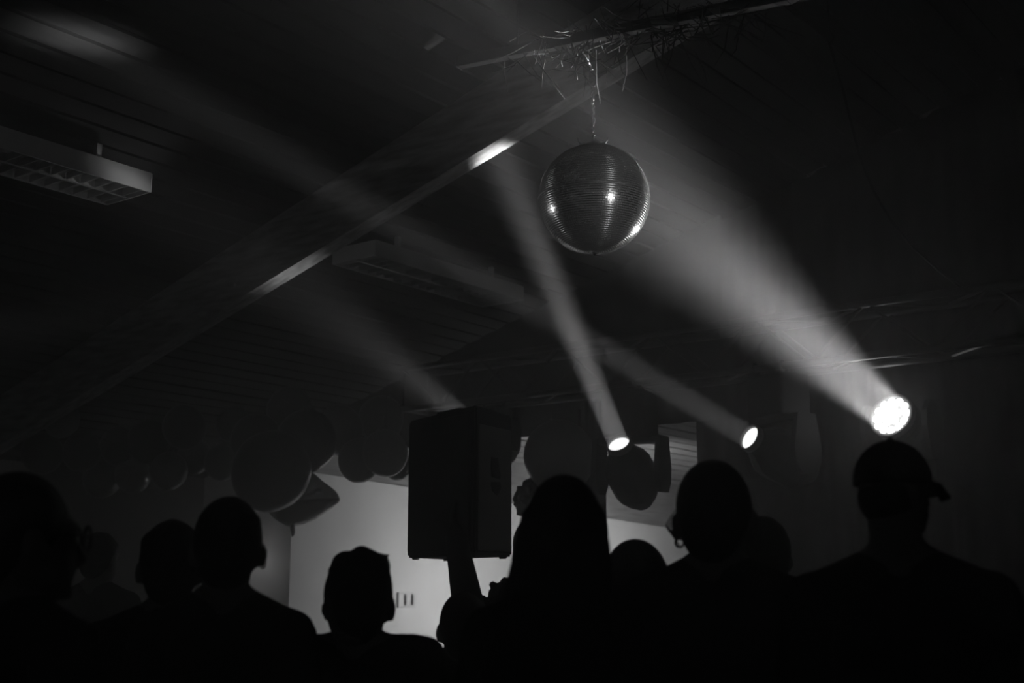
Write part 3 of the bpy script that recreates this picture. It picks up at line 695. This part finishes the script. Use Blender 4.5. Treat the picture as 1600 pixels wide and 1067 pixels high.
def person(label, px, py_top, D, yaw, hair='short', H=None, floor=0.0, sw=.185, arms=None, cloth=None, head_yaw=0.0, head_tilt=0.0, hs=1.0, glasses=False, lean=0.0, seed=1, sh_up=0.0, arm_r=1.0):
    rn = random.Random(seed)
    topw = pt(px, py_top, D); hz = topw.z - floor
    base = Vector((topw.x, topw.y, floor))
    hair_h = {'short': .012, 'tousled': .024, 'long': .015, 'curly': .05, 'cap': .02, 'tight': .01, 'crop': .006, 'bob': .02}[hair]
    H = hz - hair_h; s = H / 1.72
    root = thing('person', label, 'person', base)
    R0 = Matrix.Rotation(yaw, 3, 'Z')
    def W(p): return base + R0 @ Vector(p)
    HC = Vector((0, 0, H - .118 * hs)); 
    Rh = Matrix.Rotation(head_yaw, 3, 'Z') @ Matrix.Rotation(head_tilt, 3, 'Y')
    neck_p = Vector((0, -.005, H - .20 * hs))
    def Hd(p): return W(neck_p + Rh @ (HC + Vector(p) * hs - neck_p))
    RW_ = R0 @ Rh
    b = MB()
    # head
    b.ell(Hd((0, -.012, .012)), .076 * hs, .096 * hs, .106 * hs, 20, 14, RW_)
    b.ell(Hd((0, .032, -.055)), .056 * hs, .060 * hs, .066 * hs, 16, 10, RW_)
    b.ell(Hd((0, .076, -.096)), .022 * hs, .018 * hs, .018 * hs, 10, 8, RW_)          # chin
    b.cap(Hd((0, .088, .005)), .008 * hs, Hd((0, .108, -.032)), .013 * hs, 8)           # nose
    b.ell(Hd((0, .082, .026)), .052 * hs, .014 * hs, .012 * hs, 10, 6, RW_)            # brow
    b.ell(Hd((0, .086, -.062)), .024 * hs, .012 * hs, .010 * hs, 10, 6, RW_)           # lips
    for sx in (-1, 1):
        b.ell(Hd((sx * .031, .076, .004)), .013 * hs, .012 * hs, .010 * hs, 8, 6, RW_)   # eyes
        b.ell(Hd((sx * .082, -.006, -.012)), .012 * hs, .021 * hs, .033 * hs, 10, 8, RW_ @ Matrix.Rotation(sx * .45, 3, 'Z'))
    # neck and trunk
    b.cap(Hd((0, -.018, -.06)), .056 * s, W((0, -.02, H - .275 * s)), .060 * s)
    for sx in (-1, 1):
        b.cap(W((sx * .03, -.025, H - .255 * s)), .052 * s, W((sx * sw * s * .85, -.02, H - .325 * s + sh_up)), .052 * s)
    def trunk(mb, inf, low):
        for (z, rx, ry, rz) in ((.42, .160, .105, .15), (.52, .150, .105, .15), (.63, .130, .10, .14), (.76, .145, .11, .13), (.84, .155, .115, .10)):
            if z <= low: mb.ell(W((0, -.005, H - z * s)), rx * s * sw / .185 + inf, ry * s + inf, rz * s + inf, 20, 12, R0)
    trunk(b, 0, 9)
    # arms
    arms = arms or {}
    A_ = {}
    for sx in (-1, 1):
        sh = Vector((sx * sw * s, -.02, H - .335 * s + sh_up))
        dflt = (Vector((sx * (sw + .055) * s, -.04, H - .62 * s)), Vector((sx * (sw + .05) * s, .10, H - .85 * s)))
        el, wr = arms.get(sx, dflt); el, wr = Vector(el), Vector(wr); A_[sx] = (sh, el, wr)
        b.cap(W(sh), .054 * s, W(el), .038 * s * arm_r); b.cap(W(el), .040 * s * arm_r, W(wr), .026 * s * arm_r)
        # hand
        hd = (wr - el).normalized(); side = hd.cross(Vector((sx, .3, 0))).normalized() if abs(hd.dot(Vector((sx, .3, 0)).normalized())) < .95 else hd.cross(Z).normalized()
        nrm = side.cross(hd).normalized()
        L_ = .085 * s; spread = [-.032, -.011, .011, .031]; lens_ = [.062, .078, .085, .074]
        curl = .45
        for k in range(4):
            kn = wr + hd * (L_ * (.96 if k in (1, 2) else .9)) + side * (spread[k] * s)
            b.cap(W(wr + side * (spread[k] * .55 * s)), .017 * s, W(kn), .0125 * s, 8)
            p = kn; dd = hd.copy()
            for j_ in range(3):
                dd = (dd + nrm * curl * (.5 + .3 * j_)).normalized(); q_ = p + dd * (lens_[k] * s * (.45, .32, .25)[j_])
                b.cap(W(p), (.0095 - .0008 * j_) * s, W(q_), (.009 - .001 * j_) * s, 8); p = q_
        th0 = wr + hd * .02 * s + side * (.030 * s); th1 = th0 + (hd * .6 + side * .8).normalized() * .045 * s; th2 = th1 + (hd * .9 + side * .25 + nrm * .3).normalized() * .036 * s
        b.cap(W(th0), .015 * s, W(th1), .011 * s, 8); b.cap(W(th1), .011 * s, W(th2), .0085 * s, 8)
    # legs
    for sx in (-1, 1):
        hip, kn, an = (sx * .085 * s, 0, .90 * s), (sx * .10 * s, .015, .49 * s), (sx * .105 * s, -.02, .085 * s)
        b.cap(W(hip), .085 * s, W(kn), .056 * s); b.cap(W((sx * .10 * s, -.012, .40 * s)), .055 * s, W(an), .038 * s); b.cap(W(kn), .054 * s, W((sx * .10 * s, -.012, .36 * s)), .052 * s)
        b.cap(W((sx * .105 * s, -.04, .045 * s)), .036 * s, W((sx * .125 * s, .14, .036 * s)), .030 * s)
    body = remesh(b, 'body', .0095, 4, M_SKIN, root)
    # clothes
    c = MB(); trunk(c, .016, .80)
    for sx in (-1, 1):
        sh, el, wr = A_[sx]
        c.cap(W((sx * .045, -.025, H - .272 * s)), .058 * s, W((sx * sw * s * .85, -.02, H - .328 * s + sh_up)), .066 * s)
        e2 = sh.lerp(el, .72); c.cap(W(sh), .068 * s, W(e2), .056 * s)
    remesh(c, 'shirt', .013, 4, cloth or M_CLOTH, root)
    c = MB()
    for sx in (-1, 1):
        c.cap(W((sx * .085 * s, 0, .90 * s)), .102 * s, W((sx * .10 * s, .015, .49 * s)), .074 * s); c.cap(W((sx * .10 * s, .01, .49 * s)), .074 * s, W((sx * .105 * s, -.02, .12 * s)), .062 * s)
    c.ell(W((0, -.005, H - .80 * s)), .172 * s * sw / .185, .132 * s, .11 * s, 18, 10, R0)
    remesh(c, 'trousers', .016, 4, M_TROUSER, root)
    for sx in (-1, 1):
        c = MB(); c.cap(W((sx * .105 * s, -.045, .052 * s)), .050 * s, W((sx * .127 * s, .155, .040 * s)), .038 * s)
        for i_, p in enumerate(c.v):
            if p.z < floor + .002: p.z = floor + .002
        c.build('shoe', M_SHOE, root, True)
    # hair
    h = MB(); vox = .009
    if hair in ('short', 'tousled', 'crop', 'tight', 'bob', 'long', 'curly'):
        k = {'short': 1.0, 'tousled': 1.04, 'crop': .97, 'tight': .97, 'bob': 1.08, 'long': 1.03, 'curly': 1.05}[hair]
        h.ell(Hd((0, -.020, .024)), .084 * hs * k, .098 * hs * k, .106 * hs * k, 20, 14, RW_)
        h.ell(Hd((0, -.058, -.025)), .068 * hs * k, .055 * hs * k, .075 * hs * k, 16, 10, RW_)
    if hair in ('short', 'tousled'):
        tz = hair == 'tousled'
        for i in range(30 if tz else 9):
            a = rn.uniform(0, 2 * PI); t = rn.uniform(.1, 1.25)
            n0 = Vector((math.sin(t) * math.cos(a) * .080, math.sin(t) * math.sin(a) * .094 - .02, math.cos(t) * .104 + .024))
            q_ = rn.uniform(.84, 1.02) if tz else rn.uniform(.72, .80); rr = (.024 if tz else .034) * hs
            h.ell(Hd(n0 * q_), rr, rr, rr * (.8 if tz else 1), 10, 8)
        if tz:
            for (x0, rx_, z0_) in ((-.034, .040, .094), (.026, .054, .092)): h.ell(Hd((x0, -.01, z0_)), rx_ * hs, .07 * hs, .040 * hs, 14, 10, RW_)
            h.cap(Hd((.05, -.02, .11)), .012 * hs, Hd((.078, -.01, .128)), .005 * hs, 8)
            for (x0, x1, dx) in ():
                h.cap(Hd((x0, -.02, .105)), .024 * hs, Hd((x1 + dx * .3, .0, .116)), .016 * hs, 10)
    if hair == 'curly':
        for i in range(90):
            a = rn.uniform(0, 2 * PI); t = math.acos(rn.uniform(-.35, 1)); rr = rn.uniform(.98, 1.34)
            h.ell(Hd((math.sin(t) * math.cos(a) * .092 * rr, math.sin(t) * math.sin(a) * .10 * rr - .025, math.cos(t) * .105 * rr + .02)), .02 * hs, .02 * hs, .02 * hs, 8, 6)
    if hair == 'bob':
        for sx in (-1, 0, 1): h.cap(Hd((sx * .055, -.045, .02)), .05 * hs, Hd((sx * .085, -.05, -.12)), .045 * hs)
    if hair == 'long':
        for i in range(13):
            t = (i - 6) / 6; x0 = t * .062
            def xs(l, r): return l + (r - l) * (t + 1) / 2
            a0, a1 = Hd((x0, -.045 - .025 * (1 - t * t), .03)), Hd((xs(-.094, .082), -.078, -.10))
            a2, a3 = Hd((xs(-.150, .080), -.11, -.27)), Hd((xs(-.195, .074), -.13, -.50))
            h.cap(a0, .036 * hs, a1, .030 * hs); h.cap(a1, .030 * hs, a2, .030 * hs); h.cap(a2, .030 * hs, a3, .016 * hs)
    if hair == 'tight':
        h.ell(Hd((0, -.075, .03)), .035 * hs, .035 * hs, .035 * hs, 12, 8, RW_)
    if hair == 'cap':
        h.ell(Hd((0, -.035, -.02)), .078 * hs, .078 * hs, .075 * hs, 16, 10, RW_)
        remesh(h, 'hair', vox, 3, M_HAIR, root)
        cpm = MB(); prof = []
        cc = MB(); n = 28; vs = []; rows_ = 8
        for j in range(rows_ + 1):
            t = (PI / 2 + .1) * j / rows_
            for i in range(n):
                a = 2 * PI * i / n; vs.append(Hd((math.sin(t) * math.cos(a) * .094, math.sin(t) * math.sin(a) * .108 - .012, math.cos(t) * .108 + .024)))
        fs = [(j * n + i, (j + 1) * n + i, (j + 1) * n + (i + 1) % n, j * n + (i + 1) % n) for j in range(rows_) for i in range(n)]
        cc.add(vs, fs); cobj = cc.build('cap', M_CLOTH, root, True)
        sm = cobj.modifiers.new('t', 'SOLIDIFY'); sm.thickness = .004
        bq = MB(); vs = []; n = 14
        for lay in (0, 1):
            for i in range(n + 1):
                a = PI * .12 + PI * .76 * i / n
                for (r_, dz) in ((1.0, .008), (1.35, .0), (1.68, -.022 - .03 * (math.cos(a)) ** 2)):
                    vs.append(Hd((math.cos(a) * .092 * (1 + (r_ - 1) * .25), math.sin(a) * .104 * r_ - .012, .018 + dz - lay * .004)))
        m3 = 3; NN = (n + 1) * m3; fs = []
        for i in range(n):
            for j in range(2):
                a = i * m3 + j; fs += [(a, a + 1, a + m3 + 1, a + m3), (NN + a, NN + a + m3, NN + a + m3 + 1, NN + a + 1)]
            a = i * m3 + 2; fs.append((a, NN + a, NN + a + m3, a + m3))
        bq.add(vs, fs); bq.build('peak', M_CLOTH, cobj, True)
        bt = MB(); bt.ell(Hd((0, -.012, .133)), .009, .009, .006, 10, 6); bt.build('button', M_CLOTH, cobj, True)
    else:
        remesh(h, 'hair', vox, 3, M_HAIR, root)
    if glasses:
        gq = MB()
        for sx in (-1, 1):
            gq.torus(Hd((sx * .034, .105, .004)), RW_ @ Vector((0, 1, 0)), .024 * hs, .003, 16, 6)
            gq.tube([Hd((sx * .06, .104, .008)), Hd((sx * .084, .05, .010)), Hd((sx * .086, -.02, .0))], .0028, 6)
        gq.tube([Hd((-.011, .108, .008)), Hd((.011, .108, .008))], .003, 6)
        gq.build('glasses', M_BLACKMETAL, root, True)
    return root, Hd, W, H, s

rd = math.radians
person('man with glasses at the left edge, head turned to the right', 48, 737, 2.45, rd(-38), 'short', sw=.20, glasses=True, seed=2, head_yaw=rd(-18))
person('dark head close against the short-haired man, second from the left', 272, 812, 3.45, rd(10), 'short', sw=.18, seed=3)
person('short-haired man seen from behind whose right ear shows against the grey wall', 360, 776, 3.15, rd(8), 'short', sw=.165, cloth=M_CLOTH2, seed=4)
person('tousle-haired person from behind, in front of the white wall left of the loudspeaker', 564, 855, 3.25, rd(-4), 'tousled', sw=.19, seed=5, sh_up=.045)
# raised arm in front of the loudspeaker
D5 = 4.3; t5 = pt(725, 925, D5); H5 = t5.z - .006
def loc5(px, py, D): 
    p = pt(px, py, D); return Vector((p.x - t5.x, p.y - t5.y, p.z))
person('short person raising one bare arm in front of the loudspeaker', 725, 925, D5, 0, 'crop', sw=.19, seed=6, sh_up=.03, arm_r=1.85, arms={1: (loc5(735, 965, D5 + .12), loc5(712, 838, D5 + .2))})
person('curly-haired person half hidden behind the long-haired woman', 788, 899, 4.6, rd(15), 'curly', sw=.17, hs=.85, seed=7)
r6 = person('long-haired woman in the middle of the crowd, hair falling down her back', 882, 741, 2.76, rd(-6), 'long', sw=.160, hs=.94, seed=8)
person('round-headed short person between the long-haired woman and the woman with earrings', 990, 842, 3.5, rd(6), 'bob', sw=.17, seed=9)
r8, Hd8, W8, H8, s8 = person('tall woman with pinned-up hair and a hoop earring, right of the hanging moving light', 1116, 719, 3.2, rd(-20), 'tight', sw=.17, hs=1.15, seed=10)
person('dim person behind the right shoulder of the woman with the hoop earring', 1188, 806, 4.0, rd(5), 'short', sw=.19, seed=11)
person('broad man in a peaked cap below the dazzling round lamp', 1393, 683, 2.85, rd(-15), 'cap', sw=.18, hs=.84, head_yaw=rd(-47), seed=12)
person('distant dim person by the dark wall at far left', 160, 831, 6.2, rd(-20), 'short', seed=13)
pp = pt(822, 748, 9.0)
person('curly-haired performer on the stage, seen just right of the loudspeaker', 826, 746, 9.0, rd(100), 'curly', sw=.15, hs=.95, floor=STAGE_Z, cloth=M_CLOTH2, seed=14)

# earring and loose strands of the woman on the right
q = MB(); e = pt(1062, 848, 3.16); q.torus(e, Vector((.3, 1, 0)), .0105, .003, 18, 6); q.build('earring', M_BLACKMETAL, r8, True)['label'] = 'small hoop earring at the left ear'
q = MB()
for i in range(7):
    a = pt(1056 + i, 796 + 4 * i, 3.2); b_ = pt(1040 + 2.5 * i, 820 + 2 * i, 3.2); c_ = pt(1054 + 1.5 * i, 838 + 3 * i, 3.2)
    q.tube([a, a.lerp(b_, .6), b_, b_.lerp(c_, .5) + Vector((-.004, 0, 0)), c_], .0014, 4)
q.build('loose_strands', M_HAIR, r8, True)

# phone held up edge-on by the long-haired woman's side
ph = pt(944, 981, 2.66); root = thing('smartphone', 'phone held edge-on beside the long-haired woman, thin bright edge', 'phone', ph)
q = MB(); axp = Vector((.25, 1, 0)).normalized(); q.box(ph, .009, .072, .05, axp.cross(Z), axp, Z, bev=.003); q.build('case', M_BLACKMETAL, root)
nrm_ = axp.cross(Z)
q = MB(); q.box(ph + nrm_ * .0046, .0012, .064, .044, nrm_, axp, Z); q.build('screen', M_SCREEN, root)

# ------------------------------------------------------------------ haze filling the hall
q = MB(); q.box(uv(2.66, 1.8, 2.45), 10.2, 15.4, 4.86, U, V)
hz = q.build('haze', M_CURTAIN); hm = bpy.data.materials.new('haze'); hm.use_nodes = True; nt = hm.node_tree; nt.nodes.clear()
o_ = nt.nodes.new('ShaderNodeOutputMaterial'); vs_ = nt.nodes.new('ShaderNodeVolumeScatter'); vs_.inputs['Density'].default_value = HAZE_DENSITY; vs_.inputs['Anisotropy'].default_value = HAZE_G
vs_.inputs['Color'].default_value = (1, 1, 1, 1)
nt.links.new(vs_.outputs[0], o_.inputs['Volume']); hz.data.materials.clear(); hz.data.materials.append(hm)
hz['kind'] = 'stuff'; tag(hz, 'thin haze filling the hall and showing the light beams', 'haze')
